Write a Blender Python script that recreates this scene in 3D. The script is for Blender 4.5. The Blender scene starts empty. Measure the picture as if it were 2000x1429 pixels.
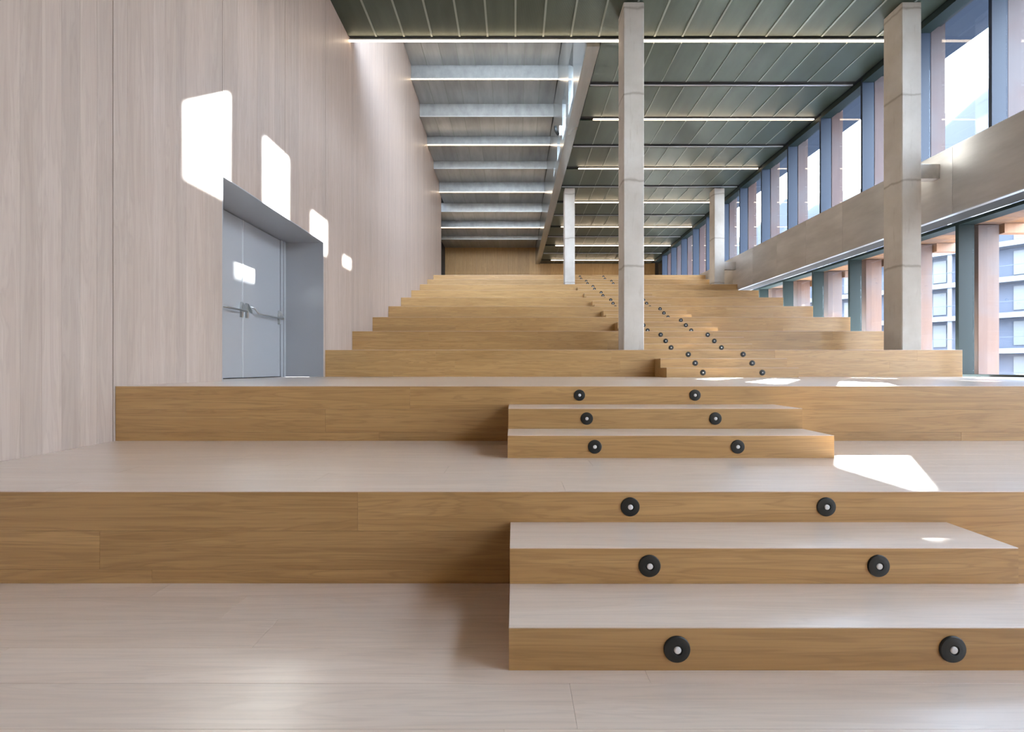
import bpy, bmesh, math, random
from mathutils import Vector, Matrix
random.seed(7)
C = bpy.context.scene.collection
# ------------------------------------------------------------------ units
U = 11.2            # hall width in metres (lateral and vertical unit)
DM = 9.744          # depth unit in metres
Z0 = 0.0944 * U     # eye height above the lowest floor
def X(v): return v * U
def Y(v): return v * DM
def Z(v): return v * U + Z0

# ------------------------------------------------------------------ camera
cam_d = bpy.data.cameras.new('camera'); cam = bpy.data.objects.new('camera', cam_d); C.objects.link(cam)
cam.location = (0, 0, Z0); cam.rotation_euler = (math.radians(90), 0, 0)
cam_d.sensor_width = 36; cam_d.lens = 870 / 2000 * 36
cam_d.shift_x = -0.0025; cam_d.shift_y = 0.00225
cam_d.clip_start = 0.05; cam_d.clip_end = 2000
bpy.context.scene.camera = cam
vs = bpy.context.scene.view_settings
vs.view_transform = 'Standard'; vs.look = 'None'; vs.gamma = 1; vs.use_curve_mapping = False
vs.exposure = 2.1
# ------------------------------------------------------------------ sky and sun
world = bpy.data.worlds.new('sky'); bpy.context.scene.world = world; world.use_nodes = True
wn = world.node_tree; wn.nodes.clear()
wo = wn.nodes.new('ShaderNodeOutputWorld'); bg = wn.nodes.new('ShaderNodeBackground')
tcw = wn.nodes.new('ShaderNodeTexCoord'); sp = wn.nodes.new('ShaderNodeSeparateXYZ'); rp = wn.nodes.new('ShaderNodeValToRGB')
wn.links.new(tcw.outputs['Generated'], sp.inputs[0]); wn.links.new(sp.outputs['Z'], rp.inputs[0])
rp.color_ramp.elements[0].position = 0.0; rp.color_ramp.elements[0].color = (0.90, 0.93, 1.0, 1)
rp.color_ramp.elements[1].position = 0.9; rp.color_ramp.elements[1].color = (0.58, 0.73, 1.0, 1)
wn.links.new(rp.outputs[0], bg.inputs['Color']); bg.inputs['Strength'].default_value = 6.0
wn.links.new(bg.outputs[0], wo.inputs['Surface'])
sun_d = bpy.data.lights.new('sun', 'SUN'); sun = bpy.data.objects.new('sun', sun_d); C.objects.link(sun)
sun.location = (30, 30, 30)
SUN = Vector((-1, -1.36, -1.0)).normalized()
sun.rotation_euler = SUN.to_track_quat('-Z', 'Y').to_euler()
sun_d.energy = 16; sun_d.angle = math.radians(0.6); sun_d.color = (1.0, 0.95, 0.88)

# ------------------------------------------------------------------ materials
def nt(name):
    m = bpy.data.materials.new(name); m.use_nodes = True
    t = m.node_tree; b = t.nodes['Principled BSDF']; return m, t, b
def plain(name, col, rough=0.5, metal=0.0, spec=0.5):
    m, t, b = nt(name); b.inputs['Base Color'].default_value = (*col, 1)
    b.inputs['Roughness'].default_value = rough; b.inputs['Metallic'].default_value = metal
    b.inputs['Specular IOR Level'].default_value = spec
    return m
def noise(t, vec, scale, detail=4, rough=0.55, dist=0.0):
    n = t.nodes.new('ShaderNodeTexNoise'); n.inputs['Scale'].default_value = scale
    n.inputs['Detail'].default_value = detail; n.inputs['Roughness'].default_value = rough
    n.inputs['Distortion'].default_value = dist
    t.links.new(vec, n.inputs['Vector']); return n.outputs['Fac']
def ramp(t, fac, stops):
    r = t.nodes.new('ShaderNodeValToRGB'); e = r.color_ramp.elements
    while len(e) < len(stops): e.new(0.5)
    for q, (p, c) in zip(e, stops): q.position = p; q.color = (*c, 1)
    t.links.new(fac, r.inputs[0]); return r.outputs[0]
def mix(t, a, b, fac, mode='MIX'):
    m = t.nodes.new('ShaderNodeMix'); m.data_type = 'RGBA'; m.blend_type = mode
    if isinstance(fac, float): m.inputs[0].default_value = fac
    else: t.links.new(fac, m.inputs[0])
    for s, i in ((a, 6), (b, 7)):
        if isinstance(s, tuple): m.inputs[i].default_value = (*s, 1)
        else: t.links.new(s, m.inputs[i])
    return m.outputs[2]
def mapping(t, scale, rand=True, coord='Object'):
    tc = t.nodes.new('ShaderNodeTexCoord'); mp = t.nodes.new('ShaderNodeMapping')
    mp.inputs['Scale'].default_value = scale
    if rand:
        oi = t.nodes.new('ShaderNodeObjectInfo')
        ml = t.nodes.new('ShaderNodeVectorMath'); ml.operation = 'SCALE'; ml.inputs[0].default_value = (37, 53, 71)
        t.links.new(oi.outputs['Random'], ml.inputs['Scale'])
        ad = t.nodes.new('ShaderNodeVectorMath'); ad.operation = 'ADD'
        t.links.new(tc.outputs[coord], ad.inputs[0]); t.links.new(ml.outputs[0], ad.inputs[1])
        t.links.new(ad.outputs[0], mp.inputs['Vector'])
        return mp.outputs[0], oi.outputs['Random']
    t.links.new(tc.outputs[coord], mp.inputs['Vector'])
    return mp.outputs[0], None
def wood(name, axis, dark, light, var=0.12, rough=0.42, coat=0.0, staves=0.0, contrast=1.0, spec=0.5):
    """oak: long soft fibres along axis, wandering growth bands, tone differing from board to board"""
    m, t, b = nt(name)
    s = [9.0, 9.0, 9.0]; s['XYZ'.index(axis)] = 0.55
    v, rnd = mapping(t, s)
    a = noise(t, v, 1.3, 3, 0.5, 1.2)
    s2 = [110.0, 110.0, 110.0]; s2['XYZ'.index(axis)] = 2.2
    v2, _ = mapping(t, s2)
    f = noise(t, v2, 1.0, 3, 0.6)
    # growth bands: sine of the low noise
    mu = t.nodes.new('ShaderNodeMath'); mu.operation = 'MULTIPLY'; mu.inputs[1].default_value = 42.0; t.links.new(a, mu.inputs[0])
    si = t.nodes.new('ShaderNodeMath'); si.operation = 'SINE'; t.links.new(mu.outputs[0], si.inputs[0])
    mr = t.nodes.new('ShaderNodeMapRange'); mr.inputs[1].default_value = -1; mr.inputs[2].default_value = 1; t.links.new(si.outputs[0], mr.inputs[0])
    base = ramp(t, a, [(0.25, dark), (0.75, light)])
    dk = tuple(c * (1 - 0.28 * contrast) for c in dark)
    c1 = mix(t, base, dk, ramp(t, mr.outputs[0], [(0.0, (0, 0, 0)), (0.75, (0.12 * contrast,) * 3), (1.0, (0.42 * contrast,) * 3)]))
    c2 = mix(t, c1, dk, ramp(t, f, [(0.45, (0, 0, 0)), (0.75, (0.5 * contrast,) * 3)]))
    out = c2
    if staves:
        # shallow tone change from stave to stave, 0.09 m wide and about 1.5 m long
        tc = t.nodes.new('ShaderNodeTexCoord'); mp = t.nodes.new('ShaderNodeMapping')
        br = t.nodes.new('ShaderNodeTexBrick')
        if axis == 'X': mp.inputs['Rotation'].default_value = (math.radians(0), 0, 0)
        else: mp.inputs['Rotation'].default_value = (0, math.radians(90), math.radians(0))
        t.links.new(tc.outputs['Object'], mp.inputs['Vector']); t.links.new(mp.outputs[0], br.inputs['Vector'])
        br.inputs['Color1'].default_value = (1 - staves,) * 3 + (1,); br.inputs['Color2'].default_value = (1, 1, 1, 1)
        br.inputs['Mortar'].default_value = (1 - staves, 1 - staves, 1 - staves, 1); br.inputs['Mortar Size'].default_value = 0.0
        br.inputs['Brick Width'].default_value = 1.6; br.inputs['Row Height'].default_value = 0.13; br.inputs['Scale'].default_value = 1
        out = mix(t, out, br.outputs['Color'], 1.0, 'MULTIPLY')
    tone = ramp(t, rnd, [(0.0, (1 - var,) * 3), (0.5, (1 - var * 0.3, 1 - var * 0.42, 1 - var * 0.55)), (1.0, (1, 1, 1))])
    out = mix(t, out, tone, 1.0, 'MULTIPLY')
    t.links.new(out, b.inputs['Base Color'])
    b.inputs['Roughness'].default_value = rough; b.inputs['Coat Weight'].default_value = coat
    b.inputs['Coat Roughness'].default_value = 0.28; b.inputs['Specular IOR Level'].default_value = spec
    bp = t.nodes.new('ShaderNodeBump'); bp.inputs['Strength'].default_value = 0.08; bp.inputs['Distance'].default_value = 0.002
    t.links.new(f, bp.inputs['Height']); t.links.new(bp.outputs[0], b.inputs['Normal'])
    return m
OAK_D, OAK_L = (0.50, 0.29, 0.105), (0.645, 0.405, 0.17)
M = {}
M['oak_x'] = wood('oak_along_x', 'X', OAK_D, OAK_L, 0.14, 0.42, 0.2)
M['tread'] = wood('oak_tread_sky_gloss', 'X', (0.79, 0.62, 0.49), (0.89, 0.735, 0.61), 0.06, 0.36, 0.9, contrast=0.7)  # same oak as the risers, paled to stand in for sky gloss
M['tread_s'] = wood('oak_tread_staves_sky_gloss', 'X', (0.79, 0.62, 0.49), (0.89, 0.735, 0.61), 0.06, 0.36, 0.9, staves=0.1, contrast=0.7)  # stave version, sky gloss put into the colour likewise
M['wall'] = wood('limed_oak_wall', 'Z', (0.42, 0.322, 0.262), (0.50, 0.398, 0.335), 0.11, 0.5, 0.1, contrast=0.65)
M['back'] = wood('oak_back_wall', 'Z', (0.54, 0.31, 0.11), (0.66, 0.41, 0.17), 0.15, 0.5, staves=0.12)
M['core'] = plain('plywood_core', (0.5, 0.36, 0.22), 0.6)
M['entry'] = plain('brown_entry_wall', (0.33, 0.23, 0.14), 0.6)
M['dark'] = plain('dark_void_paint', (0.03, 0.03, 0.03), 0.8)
M['frame_sky'] = plain('frame_sky_tinted', (0.022, 0.034, 0.058), 0.55, 0.0, 0.25)  # frame metal of the green mullions with blue sky reflection put into colour
M['green'] = plain('dark_green_frame', (0.022, 0.036, 0.035), 0.55, 0.0, 0.2)
M['steel'] = plain('door_grey_paint', (0.40, 0.405, 0.42), 0.3, 0.3)
M['handle'] = plain('satin_steel', (0.55, 0.56, 0.55), 0.3, 0.9)
M['black'] = plain('black_rubber', (0.012, 0.014, 0.013), 0.5)
M['white'] = plain('white_plastic', (0.8, 0.8, 0.8), 0.35)
M['trimlight'] = plain('light_metal_trim', (0.55, 0.57, 0.58), 0.35, 0.6)
M['roof'] = plain('roof_membrane', (0.3, 0.3, 0.3), 0.9)
M['seam'] = plain('panel_seam_metal', (0.27, 0.30, 0.26), 0.45, 0.2)

def metal_panel(name, col, rough, metal, period=0.012, bump=0.4, aniso=0.0):
    m, t, b = nt(name)
    v, rnd = mapping(t, (1, 1, 1), rand=False)
    sx = t.nodes.new('ShaderNodeSeparateXYZ'); t.links.new(v, sx.inputs[0])
    mu = t.nodes.new('ShaderNodeMath'); mu.operation = 'MULTIPLY'; mu.inputs[1].default_value = 2 * math.pi / period; t.links.new(sx.outputs['X'], mu.inputs[0])
    si = t.nodes.new('ShaderNodeMath'); si.operation = 'SINE'; t.links.new(mu.outputs[0], si.inputs[0])
    oi = t.nodes.new('ShaderNodeObjectInfo')
    v2, _ = mapping(t, (1.6, 0.25, 1))
    n = noise(t, v2, 3, 4, 0.6)
    c = ramp(t, n, [(0.3, tuple(x * 0.85 for x in col)), (0.7, tuple(min(1, x * 1.15) for x in col))])
    tone = ramp(t, oi.outputs['Random'], [(0, (0.84,) * 3), (1, (1.1,) * 3)])
    t.links.new(mix(t, c, tone, 1.0, 'MULTIPLY'), b.inputs['Base Color'])
    b.inputs['Roughness'].default_value = rough; b.inputs['Metallic'].default_value = metal
    bp = t.nodes.new('ShaderNodeBump'); bp.inputs['Strength'].default_value = bump; bp.inputs['Distance'].default_value = 0.002
    t.links.new(si.outputs[0], bp.inputs['Height']); t.links.new(bp.outputs[0], b.inputs['Normal'])
    return m
M['mesh'] = metal_panel('expanded_metal_ceiling', (0.062, 0.082, 0.062), 0.34, 0.35)
M['galv'] = metal_panel('galvanised_ceiling', (0.36, 0.37, 0.365), 0.36, 0.5, 0.03, 0.15)
M['apron'] = metal_panel('satin_apron_metal', (0.56, 0.535, 0.51), 0.38, 0.3, 0.5, 0.02)
M['beam'] = metal_panel('longitudinal_beam_metal', (0.38, 0.39, 0.38), 0.25, 0.7, 0.5, 0.02)

def concrete():
    m, t, b = nt('fair_faced_concrete')
    v, rnd = mapping(t, (1, 1, 1))
    n = noise(t, v, 1.4, 6, 0.6)
    c = ramp(t, n, [(0.3, (0.54, 0.50, 0.44)), (0.7, (0.68, 0.645, 0.59))])
    v3, _ = mapping(t, (9, 9, 1.2))
    n3 = noise(t, v3, 1.6, 5, 0.65)
    c = mix(t, c, (0.36, 0.30, 0.235), ramp(t, n3, [(0.58, (0, 0, 0)), (0.8, (0.45,) * 3)]))
    # pour joints: thin wandering dark lines every 1.15 m
    tc = t.nodes.new('ShaderNodeTexCoord'); sx = t.nodes.new('ShaderNodeSeparateXYZ'); t.links.new(tc.outputs['Object'], sx.inputs[0])
    n2 = noise(t, v, 3.0, 3)
    ad = t.nodes.new('ShaderNodeMath'); ad.operation = 'MULTIPLY_ADD'; ad.inputs[1].default_value = 0.14
    t.links.new(n2, ad.inputs[0]); t.links.new(sx.outputs['Z'], ad.inputs[2])
    md = t.nodes.new('ShaderNodeMath'); md.operation = 'PINGPONG'; md.inputs[1].default_value = 0.78; t.links.new(ad.outputs[0], md.inputs[0])
    ln = ramp(t, md.outputs[0], [(0.0, (0.65,) * 3), (0.012, (0.4,) * 3), (0.035, (0, 0, 0))])
    c = mix(t, c, (0.25, 0.2, 0.15), ln)
    t.links.new(c, b.inputs['Base Color']); b.inputs['Roughness'].default_value = 0.7
    bp = t.nodes.new('ShaderNodeBump'); bp.inputs['Strength'].default_value = 0.25; bp.inputs['Distance'].default_value = 0.004
    t.links.new(n3, bp.inputs['Height']); t.links.new(bp.outputs[0], b.inputs['Normal'])
    return m
M['conc'] = concrete()
def timber(name, a, bb, mixc=(0.11, 0.095, 0.095)):
    m, t, b = nt(name)
    v, rnd = mapping(t, (6, 6, 0.5))
    n = noise(t, v, 1.5, 5, 0.6, 0.6)
    v2, _ = mapping(t, (0.6, 0.6, 0.6)); n2 = noise(t, v2, 1.0, 3)
    c = ramp(t, n, [(0.3, a), (0.7, bb)])
    c = mix(t, c, mixc, ramp(t, n2, [(0.45, (0, 0, 0)), (0.6, (0.6,) * 3)]))
    t.links.new(c, b.inputs['Base Color']); b.inputs['Roughness'].default_value = 0.65
    return m
M['post'] = timber('weathered_reddish_timber', (0.045, 0.015, 0.010), (0.062, 0.026, 0.018), (0.06, 0.05, 0.052))
M['post_low'] = timber('weathered_orange_timber', (0.13, 0.06, 0.034), (0.16, 0.085, 0.055))
M['soffit'] = timber('orange_timber_soffit', (0.34, 0.15, 0.055), (0.42, 0.21, 0.09))
def glass():
    m = bpy.data.materials.new('window_glass'); m.use_nodes = True; t = m.node_tree; t.nodes.clear()
    o = t.nodes.new('ShaderNodeOutputMaterial'); mx = t.nodes.new('ShaderNodeMixShader')
    lw = t.nodes.new('ShaderNodeLayerWeight'); lw.inputs['Blend'].default_value = 0.5
    pw = t.nodes.new('ShaderNodeMath'); pw.operation = 'POWER'; pw.inputs[1].default_value = 5.0; t.links.new(lw.outputs['Facing'], pw.inputs[0])
    fr = t.nodes.new('ShaderNodeMath'); fr.operation = 'MULTIPLY_ADD'; fr.inputs[1].default_value = 0.9; fr.inputs[2].default_value = 0.035; t.links.new(pw.outputs[0], fr.inputs[0])
    tr = t.nodes.new('ShaderNodeBsdfTransparent'); tr.inputs[0].default_value = (0.90, 0.94, 0.96, 1)
    gl = t.nodes.new('ShaderNodeBsdfGlossy'); gl.inputs['Roughness'].default_value = 0.0
    t.links.new(fr.outputs[0], mx.inputs[0]); t.links.new(tr.outputs[0], mx.inputs[1]); t.links.new(gl.outputs[0], mx.inputs[2])
    t.links.new(mx.outputs[0], o.inputs[0]); return m
M['glass'] = glass()
def emis(name, col, st):
    m, t, b = nt(name); b.inputs['Base Color'].default_value = (*col, 1)
    b.inputs['Emission Color'].default_value = (*col, 1); b.inputs['Emission Strength'].default_value = st
    return m
M['led'] = emis('led_strip_light', (1.0, 0.78, 0.55), 2.4)

# ------------------------------------------------------------------ mesh helpers
_cache = {}
def boxmesh(dx, dy, dz, mat, bev=0.0015):
    k = (round(dx, 4), round(dy, 4), round(dz, 4), mat, bev)
    if k in _cache: return _cache[k]
    bm = bmesh.new(); bmesh.ops.create_cube(bm, size=1); bmesh.ops.scale(bm, vec=(dx, dy, dz), verts=bm.verts)
    bv = min(bev, dx * 0.3, dy * 0.3, dz * 0.3)
    if bv > 0: bmesh.ops.bevel(bm, geom=bm.edges[:], offset=bv, segments=1, affect='EDGES')
    me = bpy.data.meshes.new('box'); bm.to_mesh(me); bm.free(); me.materials.append(M[mat])
    _cache[k] = me; return me
def adopt(o, parent):
    if parent is not None:
        o.parent = parent
        o.matrix_parent_inverse = Matrix.Translation(-Vector(wloc(parent)))
def wloc(o):
    v = Vector(o.location); p = o.parent
    # parents' inverse is arranged so that location stays in world units
    return v
def box(name, x0, x1, y0, y1, z0, z1, mat, parent=None, bev=0.0015):
    """axis-aligned box in metres"""
    me = boxmesh(x1 - x0, y1 - y0, z1 - z0, mat, bev)
    o = bpy.data.objects.new(name, me); C.objects.link(o)
    o.location = ((x0 + x1) / 2, (y0 + y1) / 2, (z0 + z1) / 2)
    adopt(o, parent); return o
def ubox(name, x0, x1, d0, d1, z0, z1, mat, parent=None, bev=0.0015):
    return box(name, X(x0), X(x1), Y(d0), Y(d1), Z(z0), Z(z1), mat, parent, bev)
def prism(name, pts, h0, h1, mat, parent=None, axis='z'):
    """extrude a polygon; axis z: pts=(x,y); axis x: pts=(y,z) between x=h0..h1; axis y: pts=(x,z)"""
    n = len(pts)
    def v(p, h):
        if axis == 'z': return (p[0], p[1], h)
        if axis == 'x': return (h, p[0], p[1])
        return (p[0], h, p[1])
    vs_ = [v(p, h0) for p in pts] + [v(p, h1) for p in pts]
    c = Vector((sum(q[0] for q in vs_), sum(q[1] for q in vs_), sum(q[2] for q in vs_))) / len(vs_)
    vs_ = [tuple(Vector(q) - c) for q in vs_]
    fs = [tuple(range(n)), tuple(range(2 * n - 1, n - 1, -1))] + [(i, i + n, (i + 1) % n + n, (i + 1) % n) for i in range(n)]
    me = bpy.data.meshes.new(name); me.from_pydata(vs_, [], fs); me.materials.append(M[mat])
    bm = bmesh.new(); bm.from_mesh(me); bmesh.ops.recalc_face_normals(bm, faces=bm.faces); bm.to_mesh(me); bm.free()
    o = bpy.data.objects.new(name, me); C.objects.link(o); o.location = c; adopt(o, parent); return o
def joined(name, boxes, mat, parent=None, bev=0.0):
    """several boxes (x0,x1,y0,y1,z0,z1) as ONE mesh, for one part"""
    bm = bmesh.new()
    cx = sum(b[0] + b[1] for b in boxes) / len(boxes) / 2; cy = sum(b[2] + b[3] for b in boxes) / len(boxes) / 2; cz = sum(b[4] + b[5] for b in boxes) / len(boxes) / 2
    for b in boxes:
        g = bmesh.ops.create_cube(bm, size=1)['verts']
        bmesh.ops.scale(bm, vec=(b[1] - b[0], b[3] - b[2], b[5] - b[4]), verts=g)
        bmesh.ops.translate(bm, vec=((b[0] + b[1]) / 2 - cx, (b[2] + b[3]) / 2 - cy, (b[4] + b[5]) / 2 - cz), verts=g)
    if bev: bmesh.ops.bevel(bm, geom=bm.edges[:], offset=bev, segments=1, affect='EDGES')
    me = bpy.data.meshes.new(name); bm.to_mesh(me); bm.free(); me.materials.append(M[mat])
    o = bpy.data.objects.new(name, me); C.objects.link(o); o.location = (cx, cy, cz); adopt(o, parent); return o
def empty(name, x, y, z):
    o = bpy.data.objects.new(name, None); C.objects.link(o); o.location = (x, y, z); return o
def tag(o, label, cat=None, group=None):
    o['label'] = label
    if cat: o['category'] = cat
    if group: o['group'] = group
    return o
def struct(o, label=None, cat=None):
    o['kind'] = 'structure'
    if label: o['label'] = label
    if cat: o['category'] = cat
    return o
ORD = ['first', 'second', 'third', 'fourth', 'fifth', 'sixth', 'seventh', 'eighth', 'ninth', 'tenth', 'eleventh', 'twelfth', 'thirteenth', 'fourteenth', 'fifteenth', 'sixteenth', 'seventeenth', 'eighteenth', 'nineteenth', 'twentieth', 'twenty-first', 'twenty-second', 'twenty-third', 'twenty-fourth']

# ------------------------------------------------------------------ key measures (units)
XL, XR = -0.2973, 0.7027
ZF, ZA, ZL = -0.0944, -0.0540, -0.0132
DA, DL = 0.2247, 0.3811
def DK(k): return 0.8032 + 0.1340 * (k - 1)          # front of seating tier k
def ZK(k): return 0.0289 + 0.0391 * (k - 1)
ZTOP = ZK(9)
DBACK = 2.65
DNEAR = -0.40
def zR(d): return 0.616 - 0.0285 * d
def xB(d): return 0.132 - 0.0140 * (d - 0.93)        # inner face of the long beam
GAP = 0.0004

def courses_x(parent, name, x0, x1, y0, y1, z0, z1, mat, along, widths, lmin=1.6, lmax=2.9, seed=0):
    """boards lying along x; 'along' = 'z' stacks courses upward (riser), 'y' lays them across depth (tread)"""
    r = random.Random(seed); p = z1 if along == 'z' else y0; i = 0
    lim = z0 if along == 'z' else y1
    while (p > lim + 1e-4) if along == 'z' else (p < lim - 1e-4):
        w = widths[i % len(widths)]; i += 1
        if along == 'z': a, b = max(lim, p - w), p; p = a
        else: a, b = p, min(lim, p + w); p = b
        x = x0; first = True
        while x < x1 - 1e-4:
            l = r.uniform(lmin, lmax) * (r.uniform(0.35, 1.0) if first else 1.0); first = False
            e = x + l
            if x1 - e < 0.5: e = x1
            if along == 'z': box(name, x + GAP, e - GAP, y0, y1, a + GAP, b - GAP, mat, parent, 0.0006)
            else: box(name, x + GAP, e - GAP, a + GAP, b - GAP, z0, z1, mat, parent, 0.0006)
            x = e
# ------------------------------------------------------------------ floors
T = 0.004
XE = 0.7715     # floor edge at the lower windows
fl = struct(empty('floor', X(0.2), Y(0), Z(ZF)), 'lowest oak floor in front of the big steps')
box('subfloor', X(XL) - 0.3, X(XE), Y(DNEAR), Y(DA) + 0.02, Z(ZF) - 0.25, Z(ZF) - T, 'core', fl, 0)
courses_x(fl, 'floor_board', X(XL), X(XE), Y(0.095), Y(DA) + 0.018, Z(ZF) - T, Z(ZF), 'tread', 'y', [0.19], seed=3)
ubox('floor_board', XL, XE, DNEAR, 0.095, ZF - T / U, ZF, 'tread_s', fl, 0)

def tier(name, d0, d1, z0, z1, xr, label, riserboards=True, treadboards=False, seed=1, ky=0.018):
    t = tag(empty(name, X(0.2), Y(d0), Z(z0)), label, 'step', 'broad oak seating steps')
    ytop1 = Y(d1) + (ky if d1 < DBACK - 0.01 else 0)
    xl_ = X(XL) + 0.003
    box('core', xl_, X(xr), Y(d0) + ky, ytop1, Z(z0), Z(z1) - T, 'core', t, 0)
    if riserboards:
        courses_x(t, 'riser_board', xl_, X(xr), Y(d0), Y(d0) + ky, Z(z0), Z(z1) - T, 'oak_x', 'z', [0.19], 2.2, 3.6, seed)
    else:
        box('riser_board', xl_, X(xr), Y(d0), Y(d0) + ky, Z(z0), Z(z1) - T, 'oak_x', t, 0.0006)
    if treadboards:
        courses_x(t, 'tread_board', xl_, X(xr), Y(d0), ytop1, Z(z1) - T, Z(z1), 'tread', 'y', [0.19], seed=seed + 10)
    else:
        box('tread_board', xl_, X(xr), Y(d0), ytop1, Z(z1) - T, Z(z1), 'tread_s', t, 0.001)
    return t
tier('broad_step', DA, DL, ZF, ZA, XE, 'nearest and lowest broad oak step with dark brown riser', True, True, 5)
tier('broad_step', DL, DK(1), ZA, ZL, XE, 'broad oak landing step that runs back to the grey door', True, False, 8)
for k in range(1, 10):
    d1 = DK(k + 1) if k < 9 else DBACK
    tier('broad_step', DK(k), d1, ZL if k == 1 else ZK(k - 1), ZK(k), XR,
         ('%s oak seating step above the landing' % ORD[k - 1].capitalize()) + (', the top one below the back wall' if k == 9 else ''), k <= 4, False, 20 + k)

# ------------------------------------------------------------------ step blocks and disc lights
def disc_mesh():
    prof = [(0.0, 0.0), (0.0465, 0.0), (0.0465, 0.003), (0.0440, 0.0065), (0.030, 0.0085), (0.0185, 0.0090), (0.0165, 0.0055), (0.0128, 0.0055), (0.0, 0.0055)]
    return lathe(prof, 40, 'black', 'disc')
def lathe(prof, n, mat, name):
    vs_ = []; fs = []
    for i in range(n):
        a = 2 * math.pi * i / n
        for r, h in prof: vs_.append((r * math.cos(a), -h, r * math.sin(a)))
    m = len(prof)
    for i in range(n):
        j = (i + 1) % n
        for q in range(m - 1): fs.append((i * m + q, j * m + q, j * m + q + 1, i * m + q + 1))
    me = bpy.data.meshes.new(name); me.from_pydata(vs_, [], fs); me.materials.append(M[mat])
    bm = bmesh.new(); bm.from_mesh(me); bmesh.ops.remove_doubles(bm, verts=bm.verts, dist=1e-5)
    bmesh.ops.recalc_face_normals(bm, faces=bm.faces); bm.to_mesh(me); bm.free()
    return me
DISC = disc_mesh(); LENS = lathe([(0.0, 0.005), (0.0125, 0.005), (0.0125, 0.0085), (0.0095, 0.0105), (0.0, 0.0115)], 24, 'white', 'lens')
def disc(x, d, z, label):
    o = bpy.data.objects.new('step_light', DISC); C.objects.link(o); o.location = (X(x), Y(d), Z(z))
    tag(o, label, 'light', 'round black step lights')
    l = bpy.data.objects.new('lens', LENS); C.objects.link(l); l.location = o.location; adopt(l, o); l['label'] = 'white centre lens'
SR = 0.146 / U
def flight(xl, xr, ds, zbase, ztop, name, short, rightdisc=True, dl=0.0525, dr=0.1385):
    h = (ztop - zbase) / 3
    t = tag(empty('step_block', X((xl + xr) / 2), Y(ds[0]), Z(zbase)), 'pair of small oak steps ' + name, 'steps', 'small oak step blocks')
    dlow, dmid, dtop = ds
    ky = 0.016
    # lower step and upper step, each: box core, riser board, tread board
    for nm, d0, z1 in (('lower', dlow, zbase + h), ('upper', dmid, zbase + 2 * h)):
        zb = zbase if nm == 'lower' else zbase + h
        dend = dtop
        p = box('step', X(xl), X(xr), Y(d0) + ky, Y(dend), Z(zb), Z(z1) - T, 'oak_x', t, 0.0006)
        box('riser_board', X(xl), X(xr), Y(d0), Y(d0) + ky, Z(zb), Z(z1) - T, 'oak_x', p, 0.0006)
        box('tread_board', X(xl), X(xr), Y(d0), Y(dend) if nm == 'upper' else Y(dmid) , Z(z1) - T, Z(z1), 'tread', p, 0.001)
        if nm == 'lower':
            box('step', X(xl), X(xr), Y(dmid), Y(dend), Z(z1) - T, Z(z1), 'oak_x', t, 0.0)
    for i, (d, w) in enumerate(((dlow, 'lower riser'), (dmid, 'upper riser'), (dtop, 'back riser'))):
        zc = zbase + h * (i + 0.5)
        for s, off in (('left', dl), ('right', dr)):
            disc(xl + off, d, zc, '%s black disc light on the %s of %s' % (s, w, short))
flight(-0.0018, 0.1895, (0.1600, 0.1925, DA), ZF, ZA, 'rising from the lowest floor', 'the nearest lowest steps')
flight(-0.0042, 0.1925, (0.3083, 0.3425, DL), ZA, ZL, 'up to the landing', 'the steps up to the landing')
LX = {1: .2200, 2: .2150, 3: .2095, 4: .2040, 5: .1990, 6: .1965, 7: .1935, 8: .1910, 9: .1870}
for k in range(1, 10):
    zb = ZL if k == 1 else ZK(k - 1)
    flight(LX[k], LX[k] + 0.191, (DK(k) - 0.0625, DK(k) - 0.0310, DK(k)), zb, ZK(k), 'on the %s flight above the landing' % ORD[k - 1], 'the %s flight above the landing' % ORD[k - 1], dr=0.1385)

# ------------------------------------------------------------------ left wall: limed oak boards, door recess
wl = struct(empty('wall_left', X(XL), Y(0.5), Z(ZF)), 'tall limed oak board wall with sun patches')
DR0, DR1, ZD = 0.5207, 0.7970, 0.1963        # recess
WT = 0.03
PW = 0.1419; nb = 10
D_END = 2.075
seam0 = 0.3788 - 8 * PW
y = Y(seam0); i = 0
YEND = Y(D_END)
def tiery(yv):
    d = yv / DM
    if d < DA: return ZF
    if d < DL: return ZA
    if d < DK(1): return ZL
    return ZK(min(9, int((d - 0.8032) / 0.134) + 1))
while y < YEND - 1e-3:
    bw = Y(PW) / nb
    panel_edge = (i % nb == 0)
    y1 = min(y + bw, YEND); g0 = 0.006 if panel_edge else 0.0003
    ztop = 0.594 if y1 < Y(0.925) else 0.93
    if y > Y(DR0) - 0.01 and y1 < Y(DR1) + 0.01: zb = ZD
    else: zb = ZF - 0.0
    cuts = [(y, y1, zb)]
    if y < Y(DR0) - 1e-3 < y1 - 1e-3: cuts = [(y, Y(DR0), ZF), (Y(DR0), y1, ZD)]
    if y < Y(DR1) < y1: cuts = [(y, Y(DR1), ZD), (Y(DR1), y1, ZF)]
    for a, b, zz in cuts:
        if b - a < 0.004: continue
        box('board', X(XL) - WT, X(XL), a + (g0 if a == y else 0), b - 0.0003, Z(zz), Z(ztop), 'wall', wl, 0.0004)
    y = y1; i += 1
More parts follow.
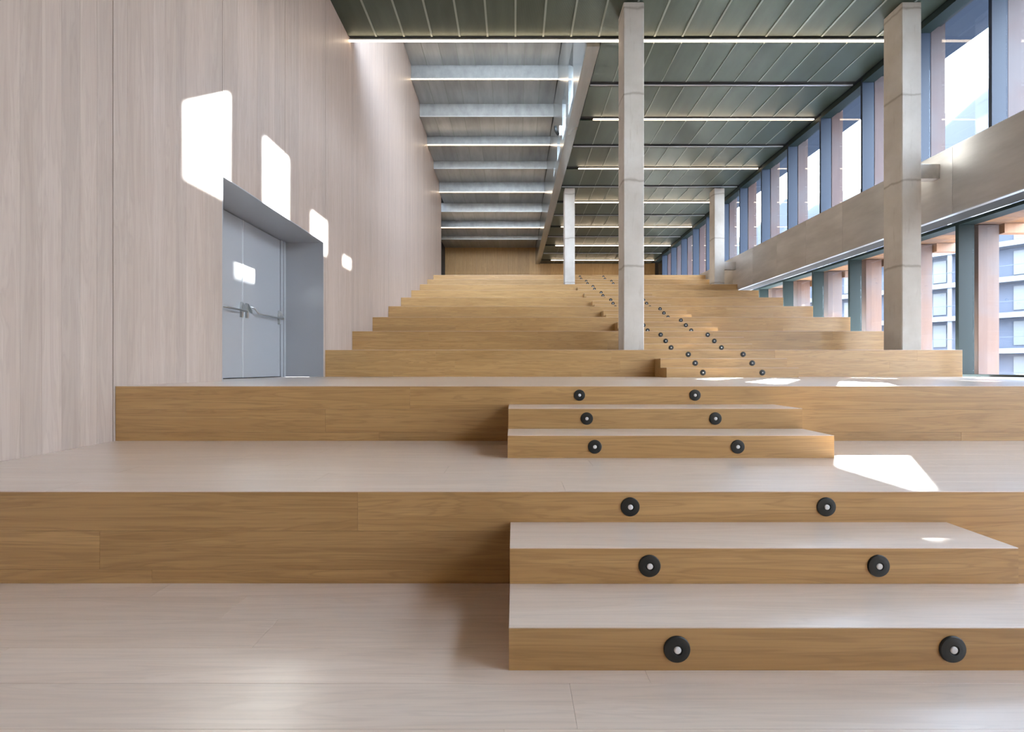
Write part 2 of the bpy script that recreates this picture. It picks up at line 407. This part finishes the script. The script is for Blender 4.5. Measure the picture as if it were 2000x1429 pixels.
# backing behind the boards
joined('backing', [(X(XL) - 0.25, X(XL) - WT - 0.002, Y(DNEAR), Y(DR0) , Z(ZF) - 0.2, Z(0.60)),
                   (X(XL) - 0.25, X(XL) - WT - 0.002, Y(DR0), Y(DR1), Z(ZD) + 0.01, Z(0.60)),
                   (X(XL) - 0.25, X(XL) - WT - 0.002, Y(DR1), Y(0.93), Z(ZF) - 0.2, Z(0.60)),
                   (X(XL) - 0.25, X(XL) - WT - 0.002, Y(0.93), YEND, Z(ZF) - 0.2, Z(0.93))], 'dark', wl)

# ------------------------------------------------------------------ door in its lined recess
XD = -0.3565
dr = struct(empty('door_1', X(XD), Y(0.67), Z(ZL)), 'grey double fire door with push bars in a metal-lined recess')
lt = 0.012
joined('lining', [(X(XD) - 0.16, X(XL) + 0.001, Y(DR0), Y(DR1), Z(ZD) - lt, Z(ZD)),
                  (X(XD) - 0.02, X(XL) + 0.001, Y(DR1) - lt, Y(DR1), Z(ZL), Z(ZD) - lt),
                  (X(XD) - 0.02, X(XL) + 0.001, Y(DR0), Y(DR0) + lt, Z(ZL), Z(ZD) - lt)], 'steel', dr)
joined('sill', [(X(XD) - 0.25, X(XL), Y(DR0), Y(DR1), Z(ZL) - 0.15, Z(ZL) - 0.001)], 'tread_s', dr)
DM0, DM1, DM2 = 0.5663, 0.6723, 0.7783
zt = Z(ZD) - lt - 0.001
joined('frame', [(X(XD) - 0.08, X(XD) + 0.012, Y(DR0) + lt, Y(DM0), Z(ZL), zt), (X(XD) - 0.08, X(XD) + 0.012, Y(DM2) + 0.006, Y(DR1) - lt, Z(ZL), zt),
                 (X(XD) - 0.08, X(XD) + 0.03, Y(DM2) + 0.075, Y(DM2) + 0.09, Z(ZL), zt)], 'steel', dr)
joined('backing', [(X(XD) - 0.22, X(XD) - 0.161, Y(DR0) - 0.1, Y(DR1) + 0.1, Z(ZL) - 0.1, Z(ZD) + 0.1), (X(XD) - 0.161, X(XD) - 0.02, Y(DR0) - 0.05, Y(DR0), Z(ZL) - 0.1, Z(ZD)), (X(XD) - 0.161, X(XD) - 0.02, Y(DR1), Y(DR1) + 0.05, Z(ZL) - 0.1, Z(ZD))], 'dark', dr)
def tube(bm, pts, r, n=10):
    pts = [Vector(p) for p in pts]; rings = []
    for i, p in enumerate(pts):
        d = (pts[min(i + 1, len(pts) - 1)] - pts[max(i - 1, 0)]).normalized()
        u = d.cross(Vector((0, 0, 1)));  u = u.normalized() if u.length > 1e-3 else Vector((1, 0, 0)); w = d.cross(u)
        rings.append([bm.verts.new(p + (u * math.cos(2 * math.pi * k / n) + w * math.sin(2 * math.pi * k / n)) * r) for k in range(n)])
    for a, b in zip(rings, rings[1:]):
        for k in range(n): bm.faces.new((a[k], a[(k + 1) % n], b[(k + 1) % n], b[k]))
    bm.faces.new(rings[0][::-1]); bm.faces.new(rings[-1])
def mesh_obj(name, bm, mat, parent, smooth=False):
    c = Vector((0, 0, 0))
    for v in bm.verts: c += v.co
    c /= len(bm.verts)
    bmesh.ops.translate(bm, vec=-c, verts=bm.verts)
    bmesh.ops.recalc_face_normals(bm, faces=bm.faces)
    me = bpy.data.meshes.new(name); bm.to_mesh(me); bm.free(); me.materials.append(M[mat])
    if smooth:
        for p in me.polygons: p.use_smooth = True
    o = bpy.data.objects.new(name, me); C.objects.link(o); o.location = c; adopt(o, parent); return o
for a, b, side in ((Y(DM0), Y(DM1), 0), (Y(DM1), Y(DM2), 1)):
    lf = box('leaf', X(XD) - 0.05, X(XD), a + 0.003, b - 0.003, Z(ZL) + 0.012, zt - 0.008, 'steel', dr, 0.002)
    if side == 0: box('astragal', X(XD), X(XD) + 0.006, b - 0.022, b + 0.004, Z(ZL) + 0.012, zt - 0.008, 'trimlight', lf, 0.001)
    zb = Z(0.0787) - 0.005
    bm = bmesh.new()
    e0, e1 = a + 0.07, b - 0.055
    if side == 1: pts = [(X(XD) + 0.055, e0, zb + 0.04), (X(XD) + 0.07, e0 + 0.10, zb + 0.03), (X(XD) + 0.085, e0 + 0.17, zb - 0.035), (X(XD) + 0.09, e0 + 0.22, zb - 0.045), (X(XD) + 0.09, e1, zb - 0.045)]
    else: pts = [(X(XD) + 0.09, e0, zb - 0.045), (X(XD) + 0.09, e1, zb - 0.045)]
    tube(bm, pts, 0.013)
    mesh_obj('push_bar', bm, 'handle', lf, True)
    for e in (e0, e1):
        bm = bmesh.new()
        pl = [(-0.02, -0.13), (0.02, -0.13), (0.022, 0.02), (0.012, 0.09), (-0.012, 0.09), (-0.022, 0.02)]
        g0 = [bm.verts.new((X(XD) + 0.001, e + p[0] * 1.2, zb + p[1])) for p in pl]; g1 = [bm.verts.new((X(XD) + 0.03, e + p[0], zb + p[1])) for p in pl]
        bm.faces.new(g0); bm.faces.new(g1[::-1])
        for q in range(6): bm.faces.new((g0[q], g0[(q + 1) % 6], g1[(q + 1) % 6], g1[q]))
        arm = [(0.03, 0.085), (0.045, 0.08), (0.10, -0.02), (0.105, -0.055), (0.08, -0.06), (0.03, -0.01)]
        g0 = [bm.verts.new((X(XD) + p[0], e - 0.011, zb + p[1])) for p in arm]; g1 = [bm.verts.new((X(XD) + p[0], e + 0.011, zb + p[1])) for p in arm]
        bm.faces.new(g0); bm.faces.new(g1[::-1])
        for q in range(6): bm.faces.new((g0[q], g0[(q + 1) % 6], g1[(q + 1) % 6], g1[q]))
        mesh_obj('latch_housing', bm, 'handle', lf)

# ------------------------------------------------------------------ back wall, end walls
wb = struct(empty('wall_back', X(0.2), Y(DBACK), Z(ZTOP)), 'warm oak panelled wall at the top of the seating')
x = X(-0.36)
while x < X(0.727) - 0.01:
    e = min(x + 0.61, X(0.727)); box('panel', x + 0.002, e - 0.002, Y(DBACK), Y(DBACK) + 0.03, Z(ZTOP), Z(0.66), 'back', wb, 0.001); x = e
box('backing', X(-0.38), X(0.75), Y(DBACK) + 0.032, Y(DBACK) + 0.2, Z(ZTOP) - 0.3, Z(0.66), 'dark', wb, 0)
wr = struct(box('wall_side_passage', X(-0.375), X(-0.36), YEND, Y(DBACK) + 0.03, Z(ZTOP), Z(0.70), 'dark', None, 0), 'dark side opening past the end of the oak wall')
struct(box('floor', X(-0.375), X(XL), YEND + 0.0, Y(DBACK), Z(ZTOP) - 0.2, Z(ZTOP), 'tread_s', None, 0), 'top floor strip inside the dark side opening')
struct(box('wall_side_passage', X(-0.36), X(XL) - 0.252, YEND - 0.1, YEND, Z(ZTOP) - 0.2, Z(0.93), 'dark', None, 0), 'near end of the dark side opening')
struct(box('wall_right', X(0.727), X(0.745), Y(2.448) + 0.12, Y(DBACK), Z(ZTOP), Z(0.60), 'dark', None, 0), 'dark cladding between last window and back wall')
struct(box('wall_behind', X(XL) - 0.25, X(XE) + 0.2, Y(DNEAR) - 0.2, Y(DNEAR), Z(ZF) - 0.3, Z(0.60), 'entry', None, 0), 'brown oak wall behind the viewpoint')

# ------------------------------------------------------------------ columns
for nm, x0, x1, d, zb, lab in (('column', .1768, .2100, .8300, ZK(1), 'tall concrete column rising from the first seating step beside the small steps'),
                               ('column', .6280, .6600, .8300, ZK(1), 'tall concrete column in front of the right windows, near the big apron'),
                               ('column', .1575, .1895, 1.6085, ZK(7), 'small distant concrete column to the left of the top step lights'),
                               ('column', .6280, .6600, 1.6085, ZK(7), 'small distant concrete column against the far windows')):
    zt_ = 0.594 if d < 0.9 else zR(d) - 0.004
    c = box(nm, X(x0), X(x1), Y(d), Y(d) + 0.41, Z(zb), Z(zt_), 'conc', None, 0.012)
    tag(c, lab, 'column', 'square concrete columns')

# ------------------------------------------------------------------ ceiling, right bays
STR = [0.921 + 0.1373 * k for k in range(0, 13)]
ce = struct(empty('ceiling', X(0.3), Y(1.2), Z(0.59)), 'grey-green metal panel ceiling over the right bay')
cn = struct(empty('ceiling', X(0.2), Y(0.5), Z(0.594)), 'dark green metal mesh ceiling nearest the viewer')
PWX = 0.0498
# near flat ceiling
cols = []
x = XL
while x < 0.70 - 0.003:
    cols.append((x, min(x + PWX, 0.70))); x += PWX
dn = 0.921 - 0.005
rows = [(dn - 0.30, dn), (dn - 0.60, dn - 0.30), (DNEAR, dn - 0.60)]
for d0, d1 in rows:
    for a, b in cols:
        ubox('ceiling_panel', a + 0.0006, b - 0.0006, d0 + 0.0005, d1 - 0.0005, 0.594, 0.5965, 'mesh', cn, 0.001)
for a, b in cols[1:]:
    ubox('seam_strip', a - 0.0016, a + 0.0016, DNEAR, dn, 0.5928, 0.594, 'seam', cn, 0.001)
# right bays
for j in range(len(STR)):
    d0 = STR[j] + 0.004; d1 = (STR[j + 1] - 0.0085) if j + 1 < len(STR) else DBACK
    zz = zR((d0 + d1) / 2)
    x = 0.70
    while x > 0.20:
        a = x - PWX
        if a < 0.18: a = xB(d0) + 0.0242
        ubox('ceiling_panel', a + 0.0006, x - 0.0006, d0, d1, zz, zz + 0.0025, 'mesh', ce, 0.001)
        if x < 0.699: ubox('seam_strip', x - 0.0009, x + 0.0009, d0, d1, zz - 0.0010, zz, 'seam', ce, 0.0008)
        x = a
# plenum covers above the panels (dark)
def hexa(name, a, b, mat, parent=None):
    """a, b: (x0, x1, y, z0, z1) sections in metres"""
    vs_ = []
    for x0, x1, y_, z0, z1 in (a, b): vs_ += [(x0, y_, z0), (x0, y_, z1), (x1, y_, z0), (x1, y_, z1)]
    c = Vector([sum(v[i] for v in vs_) / 8 for i in range(3)]); vs_ = [tuple(Vector(v) - c) for v in vs_]
    me = bpy.data.meshes.new(name); me.from_pydata(vs_, [], [(0, 2, 3, 1), (4, 5, 7, 6), (0, 4, 6, 2), (1, 3, 7, 5), (0, 1, 5, 4), (2, 6, 7, 3)]); me.materials.append(M[mat])
    bm = bmesh.new(); bm.from_mesh(me); bmesh.ops.recalc_face_normals(bm, faces=bm.faces); bm.to_mesh(me); bm.free()
    o = bpy.data.objects.new(name, me); C.objects.link(o); o.location = c; adopt(o, parent); return o
struct(hexa('roof_underside', (X(xB(0.935) + 0.0242), X(0.745), Y(0.935), Z(zR(0.935)) + 0.035, Z(zR(0.935)) + 0.11), (X(xB(DBACK) + 0.0242), X(0.745), Y(DBACK) + 0.2, Z(zR(DBACK)) + 0.035, Z(zR(DBACK)) + 0.11), 'dark'), 'dark void above the right ceiling panels')
struct(box('roof_underside', X(XL) - 0.25, X(0.745), Y(DNEAR) - 0.2, Y(0.9345), Z(0.5965) + 0.005, Z(0.6065), 'dark', None, 0), 'dark void above the near ceiling panels')

# ------------------------------------------------------------------ long beam with clerestory openings
bmz = lambda d: zR(d) - 0.002
CL = [(1.131, 1.215, 0.600, 0.722), (1.272, 1.353, 0.600, 0.710), (1.409, 1.489, 0.600, 0.664), (1.544, 1.606, 0.600, 0.628)]
lb = struct(empty('beam', X(0.13), Y(1.5), Z(0.6)), 'long metal-clad beam dividing the tall left bay from the lower ceiling')
def beam_piece(nm, d0, d1, z0, z1, parent, w=0.024, mat='beam'):
    if callable(z0): za, zb_ = z0(d0), z0(d1)
    else: za = zb_ = z0
    vs_ = []
    for d, zz in ((d0, za), (d1, zb_)):
        for xx in (xB(d), xB(d) + w):
            vs_.append((X(xx), Y(d), Z(zz))); vs_.append((X(xx), Y(d), Z(z1)))
    c = Vector((sum(v[0] for v in vs_), sum(v[1] for v in vs_), sum(v[2] for v in vs_))) / 8
    vs_ = [tuple(Vector(v) - c) for v in vs_]
    fs = [(0, 2, 3, 1), (4, 5, 7, 6), (0, 4, 6, 2), (1, 3, 7, 5), (0, 1, 5, 4), (2, 6, 7, 3)]
    me = bpy.data.meshes.new(nm); me.from_pydata(vs_, [], fs); me.materials.append(M[mat])
    bm = bmesh.new(); bm.from_mesh(me); bmesh.ops.recalc_face_normals(bm, faces=bm.faces); bm.to_mesh(me); bm.free()
    o = bpy.data.objects.new(nm, me); C.objects.link(o); o.location = c; adopt(o, parent); return o
beam_piece('lower_cladding', 0.935, DBACK, bmz, 0.600, lb)
edges = [0.935]
for a, b, z0, z1 in CL: edges += [a, b]
edges.append(DBACK)
for q in range(0, len(edges), 2):
    beam_piece('upper_cladding', edges[q], edges[q + 1], 0.600, 0.93, lb, 0.012)
for n_, (a, b, z0, z1) in enumerate(CL):
    beam_piece('upper_cladding', a, b, (lambda d, a=a, b=b, z1=z1: z1 - 0.056 * (b - d) / (b - a)) if n_ == 0 else z1, 0.93, lb, 0.012)  # first head slanted only to give its sun patch a sloping top
    w = struct(empty('window_%d' % (n_ + 1), X(0.14), Y(a), Z(z0)), 'clerestory pane above the long beam, %s from the near end' % ORD[n_])
    g = beam_piece('pane', a, b, z0, z1, w, 0.001, 'glass')
# ------------------------------------------------------------------ left stepped soffit
cs = struct(empty('ceiling', X(-0.1), Y(1.6), Z(0.7)), 'stepped galvanised soffit of the tall left bay')
NOSE = [(1.332, .867), (1.469, .827), (1.606, .787), (1.743, .758), (1.880, .731), (2.017, .692), (2.154, .657), (2.290, .6275), (2.430, .610)]
struct(box('roof_underside', X(XL) - 0.25, X(0.16), Y(0.9235), Y(1.345), Z(0.905), Z(0.93), 'galv', None, 0), 'highest flat soffit over the left bay, hidden above the first light')
up = struct(empty('window_5', X(0), Y(0.929), Z(0.75)), 'unseen glazed upstand above the nearest light strip, added to light the left bay')  # unseen glazing added to let sky light into the left bay
x = XL
while x < 0.15:
    e = min(x + 0.0914, 0.16)
    ubox('mullion', x, x + 0.006, 0.9235, 0.9345, 0.612, 0.904, 'galv', up, 0.001)
    ubox('pane', x + 0.006, e, 0.928, 0.9283, 0.622, 0.894, 'glass', up, 0)
    ubox('rail', x + 0.006, e, 0.9235, 0.9345, 0.612, 0.622, 'galv', up, 0.001)
    ubox('rail', x + 0.006, e, 0.9235, 0.9345, 0.894, 0.904, 'galv', up, 0.001)
    x = e
struct(box('wall_upstand', X(XL), X(0.16), Y(0.9235), Y(0.9345), Z(0.6065), Z(0.612), 'galv', None, 0), 'metal kerb above the nearest light strip')
for i, (d, z) in enumerate(NOSE):
    ztop = 0.905 if i == 0 else NOSE[i - 1][1]
    xl = XL if d < D_END else -0.36
    # riser face of the soffit
    ubox('step_face', xl, xB(d), d, d + 0.004, z + 0.002, ztop + 0.003, 'galv', cs, 0.001)
    d1 = NOSE[i + 1][0] if i + 1 < len(NOSE) else DBACK
    zc = z if i + 1 < len(NOSE) else 0.622
    x = xl
    while x < xB(d) - 0.004:
        e = min(x + PWX * 0.93, xB(d1))
        if xB(d1) - e < 0.015: e = xB(d1)
        ubox('ceiling_panel', x + 0.0005, e - 0.0005, d + 0.0042, d1 - 0.0003, zc + 0.002, zc + 0.0045, 'galv', cs, 0.001)
        if e < xB(d1) - 0.001: ubox('seam_strip', e - 0.0008, e + 0.0008, d + 0.0042, d1 - 0.0003, zc + 0.0010, zc + 0.002, 'seam', cs, 0.0006)
        x = e
        if e >= xB(d1) - 1e-6: break
    # cover above
    struct_o = ubox('cover', xl - 0.02, xB(d) + 0.02, d + 0.006, d1 + 0.004, zc + 0.006, ztop + 0.02, 'dark', cs, 0)

# ------------------------------------------------------------------ light strips and trims
def strip(x0, x1, d, z, lit, label, h=0.0021, w=0.0024):
    t = empty('light_strip', X((x0 + x1) / 2), Y(d), Z(z)); tag(t, label, 'light strip', 'linear ceiling lights')
    if lit:
        ubox('housing', x0, x1, d - w * .5, d + w, z + h * 0.5, z + h * 1.6, 'trimlight', t, 0.001)
        ubox('diffuser', x0, x1, d - w * .5, d + w, z - h * 0.5, z + h * 0.5, 'led', t, 0.002)
    else:
        t.name = 'ceiling_rail'; t['category'] = 'rail'; t['group'] = 'unlit metal ceiling rails'
        ubox('rail_body', x0, x1, d - w * .4, d + w * .8, z - h * 0.35, z + h * 1.0, 'trimlight', t, 0.002)
strip(XL, 0.70, STR[0], 0.589, True, 'nearest and longest glowing light strip, from oak wall to right column', 0.0022, 0.0028)
for j in range(1, len(STR)):
    lit = j % 2 == 0
    z = zR(STR[j]) - 0.001
    if lit: strip(0.1835, 0.699, STR[j], z, True, 'glowing light strip across the right ceiling, %s behind the nearest one' % ORD[j // 2 - 1])
    else: strip(xB(STR[j]) + 0.026, 0.699, STR[j], z, False, 'unlit pale metal rail across the right ceiling, %s from the viewer' % ORD[j // 2])
for i, (d, z) in enumerate(NOSE):
    xl = XL if d < D_END else -0.36
    if i == 0: continue
    lit = i in (1, 3, 5, 7)
    lab = 'glowing light strip on the left stepped soffit, %s from the near end' if lit else 'unlit metal rail on the left stepped soffit, %s from the near end'
    strip(xl + 0.001, xB(d) - 0.001, d - 0.0035, z + 0.0005, lit, lab % ORD[(i - 1) // 2], 0.0018, 0.0020)

# ------------------------------------------------------------------ wall spotlight on the long beam
sx, sd, sz = xB(1.381), 1.381, 0.640
ws = tag(empty('wall_spotlight', X(sx), Y(sd), Z(sz)), 'small dark spotlight on a white bracket high on the long beam', 'spotlight')
box('bracket', X(sx) - 0.06, X(sx) - 0.001, Y(sd) - 0.05, Y(sd) + 0.05, Z(sz) - 0.16, Z(sz) + 0.14, 'white', ws, 0.004)
bm = bmesh.new(); tube(bm, [(X(sx) - 0.08, Y(sd), Z(sz) - 0.12), (X(sx) - 0.16, Y(sd) - 0.06, Z(sz) - 0.02), (X(sx) - 0.18, Y(sd) - 0.08, Z(sz) + 0.1)], 0.05, 14); mesh_obj('lamp_body', bm, 'black', ws, True)

# ------------------------------------------------------------------ right facade: upper windows
win_no = len(CL) + 1
UPD = [0.751 + 0.1397 * k for k in range(-10, 13)]
XU = 0.700
ZS = 0.3545
for q, d in enumerate(UPD):
    win_no += 1
    d1 = d + 0.1397
    w = struct(empty('window_%d' % win_no, X(XU), Y(d), Z(ZS)), 'upper window with sky-tinted mullion above the grey apron, bay %d from the back of the hall' % (len(UPD) - q))
    zt_ = 0.594 if d < 0.85 else zR(d1) - 0.0005
    ubox('mullion', XU, XU + 0.0235, d, d + 0.0055, ZS, zt_, 'frame_sky', w, 0.002)
    ubox('pane', XU + 0.0215, XU + 0.0222, d + 0.0055, d1, ZS, zt_ - 0.011, 'glass', w, 0)
    ubox('head_rail', XU, XU + 0.0235, d + 0.0056, d1 - 0.0001, zt_ - 0.011, zt_, 'green', w, 0.001)
    if d > 0.2:
        p = ubox('timber_post', XU + 0.0275, XU + 0.0530, d + 0.004, d + 0.031, 0.25, 0.605, 'post', None, 0.004)
        tag(p, 'reddish timber post outside the upper windows, %s from the back of the hall' % ORD[len(UPD) - 1 - q], 'post', 'timber posts outside the upper windows')
# apron (panelled) and its ledge
ap = struct(empty('trim_1', X(XU), Y(1.2), Z(0.30)), 'broad satin grey metal apron below the upper windows')
d = 0.818 - 0.1373 * 11
AEND = 2.448 + 0.006
while d < AEND:
    e = min(d + 0.1373, AEND)
    ubox('apron_panel', XU - 0.0005, XU + 0.0012, d + 0.0002, e - 0.0002, 0.2480, 0.3537, 'apron', ap, 0.001); d = e
joined('ledge', [(X(XU - 0.0005), X(XU + 0.045), Y(DNEAR), Y(AEND), Z(0.3537), Z(0.3537) + 0.012)], 'trimlight', ap)
joined('bottom_flange', [(X(XU - 0.0005), X(XU + 0.008), Y(DNEAR), Y(AEND), Z(0.2480) - 0.02, Z(0.2480))], 'trimlight', ap)
joined('core', [(X(XU + 0.0085), X(XU + 0.045), Y(DNEAR), Y(AEND), Z(0.2482) - 0.012, Z(0.3535))], 'dark', ap)  # near-black underside painted in for the shadow gap under the apron
# steel bracket between column and apron
tag(ubox('bracket', 0.6602, 0.6993, 0.842, 0.858, 0.312, 0.336, 'apron', None, 0.004), 'short steel bracket joining the big right column to the apron', 'bracket')
tag(ubox('bracket', 0.6602, 0.6993, 1.618, 1.634, 0.312, 0.336, 'apron', None, 0.004), 'short steel bracket joining the distant right column to the apron', 'bracket')

# lower windows
LWD = [0.859 + 0.1393 * k for k in range(-11, 6)]
XW = 0.745
for q, d in enumerate(LWD):
    win_no += 1
    d1 = d + 0.1393
    zb = ZL + 0.0035
    w = struct(empty('window_%d' % win_no, X(XW), Y(d), Z(zb)), 'lower window with dark green mullion under the grey apron, bay %d from the back of the hall' % (len(LWD) - q))
    ubox('mullion', XW, XW + 0.0265, d, d + 0.0065, zb, 0.2460, 'green', w, 0.002)
    ubox('pane', XW + 0.0240, XW + 0.0247, d + 0.0065, d1, zb, 0.2460, 'glass', w, 0)
    ubox('head_rail', XW, XW + 0.0265, d + 0.0066, d1 - 0.0001, 0.2405, 0.2460, 'green', w, 0.001)
    p = ubox('timber_post', XW + 0.0440, XW + 0.0796, d + 0.012, d + 0.042, -0.45, 0.2440, 'post_low', None, 0.004)
    tag(p, 'weathered orange timber post outside the lower windows, %s from the back of the hall' % ORD[len(LWD) - 1 - q], 'post', 'timber posts outside the lower windows')
struct(ubox('trim_2', XW, XW + 0.0265, DNEAR, LWD[-1] + 0.1393, ZL - 0.003, ZL + 0.0035, 'green', None, 0.002), 'dark sill rail along the lower windows')
struct(joined('wall_right', [(X(XE) + 0.002, X(XE) + 0.19, Y(DNEAR), Y(1.7), Z(ZF) - 0.3, Z(ZL) - 0.04)], 'wall'), 'low wall under the lower windows')
struct(joined('wall_right', [(X(0.7035), X(0.745), Y(LWD[-1] + 0.1393), Y(AEND), Z(ZF) - 0.3, Z(0.246))], 'dark'), 'solid base wall beyond the last lower window')
# outside timber soffit and roof eave, both deepened to hold back the sun
so = struct(empty('exterior_soffit', X(0.86), Y(0.9), Z(0.246)), 'orange timber boards of the soffit outside the lower windows')
d = DNEAR
while d < 1.80:
    ubox('soffit_board', XW + 0.0275, 0.862, d + 0.0005, d + 0.0275, 0.2455, 0.2480, 'soffit', so, 0.001); d += 0.028  # boards reach further out than needed, to shade the lower windows
for q in range(len(LWD)):
    d = LWD[q]; ubox('soffit_beam', XW + 0.083, 0.880, d + 0.006, d + 0.020, 0.2290, 0.2452, 'soffit', so, 0.002)
ubox('deck', 0.755, 0.866, DNEAR, 1.85, 0.2482, 0.2490, 'roof', so, 0)
ev = struct(joined('roof_eave', [(X(0.7455), X(0.845), Y(DNEAR), Y(DBACK), Z(0.607), Z(0.613))], 'frame_sky'), 'roof eave outside the upper windows, deepened to trim the sunlight')  # eave widened to cut sun patches off the near steps

# ------------------------------------------------------------------ outside: ground, building, hill
M['street'] = plain('pale_street_paving', (0.10, 0.10, 0.11), 0.9)
M['facade'] = plain('pale_blue_grey_facade', (0.042, 0.052, 0.075), 0.8)
M['slab'] = plain('pale_slab_edge', (0.10, 0.108, 0.125), 0.8)
M['pane2'] = plain('pale_far_window', (0.07, 0.08, 0.092), 0.4)
M['rail'] = plain('grey_railing', (0.04, 0.048, 0.06), 0.6)
M['shop'] = plain('orange_shop_front', (0.16, 0.085, 0.055), 0.8)
M['hill'] = plain('hazy_blue_hill', (0.019, 0.022, 0.026), 1.0)
struct(box('street', 9.5, 400, -200, 500, -4.6, -4.5, 'street', None, 0), 'pale street outside the windows')
def building(P, ang, L, floors, fh, label, zb=-3.4, seed=1, dep=9):  # local x runs along the facade, local y away from the street
    r = random.Random(seed)
    t = tag(empty('apartment_building', P[0], P[1], zb), label, 'building', 'buildings across the street')
    kids = []
    def b(nm, u0, u1, v0, v1, z0, z1, mat, par=None):
        kids.append(box(nm, P[0] + u0, P[0] + u1, P[1] + v0, P[1] + v1, zb + z0, zb + z1, mat, par or t, 0)); return kids[-1]
    b('wall', 0, L, 1.3, dep, -1.1, floors * fh, 'facade')
    for f in range(1, floors + 1):
        b('balcony_slab', -0.3, L + 0.3, -0.3, 1.3, f * fh - 0.45, f * fh, 'slab')
        if f < floors:
            b('railing', 0, L, -0.2, -0.15, f * fh + 0.95, f * fh + 1.0, 'rail')
            n = int(L / 2.1)
            for q in range(n + 1): b('railing_post', q * L / n - 0.03, q * L / n + 0.03, -0.22, -0.14, f * fh, f * fh + 0.95, 'rail')
    u = 0.8; q = 0
    while u < L - 2:
        wv = r.choice([1.1, 2.0, 2.0])
        for f in range(1, floors):
            wn_ = b('window', u, u + wv, 1.2, 1.3, f * fh + 0.3, f * fh + 2.4, 'pane2')
            b('window_bar', u + wv / 2 - 0.04, u + wv / 2 + 0.04, 1.12, 1.2, f * fh + 0.3, f * fh + 2.4, 'slab', wn_)
        if q % 3 == 0:
            b('pillar', u + wv + 0.3, u + wv + 0.6, -0.1, 0.2, -1.1, floors * fh - 0.45, 'slab')
        b('shop_front', u, u + wv, 1.15, 1.3, 0.3, 2.4, 'shop' if q % 2 else 'pane2')
        u += wv + r.uniform(1.2, 1.9); q += 1
    # turn about the empty
    t.rotation_euler = (0, 0, ang)
    return t
# facade base line runs away towards the left; local x axis points back towards the viewer's right
building((9.5 + 19.0, 58.0), math.radians(-53.2), 62, 6, 3.1, 'pale apartment block with long balconies seen through the lower windows', seed=4)
tag_h = []
def hill(name, x0, h, y0, y1, label, seed):
    r = random.Random(seed); n = 60; vs_ = []; fs = []
    hs = []
    for i in range(n + 1):
        yy = y0 + (y1 - y0) * i / n
        hh = h * (0.93 + 0.07 * math.sin(i * 0.55 + seed) + 0.04 * math.sin(i * 1.7) + r.uniform(-0.02, 0.02))
        for k, (dx, f) in enumerate(((0, -0.06), (25, 0.45), (45, 0.85), (60, 1.0), (120, 0.9), (200, -0.06))):
            vs_.append((x0 + dx + r.uniform(-2, 2), yy, hh * f + (0 if f < 0 else r.uniform(-1, 1))))
    for i in range(n):
        for k in range(5): a = i * 6 + k; fs.append((a, a + 6, a + 7, a + 1))
    me = bpy.data.meshes.new(name); me.from_pydata(vs_, [], fs); me.materials.append(M['hill'])
    for p in me.polygons: p.use_smooth = True
    o = bpy.data.objects.new(name, me); C.objects.link(o); struct(o, label); return o
hill('hill', 130, 118, 40, 900, 'hazy blue hill behind the street', 3)
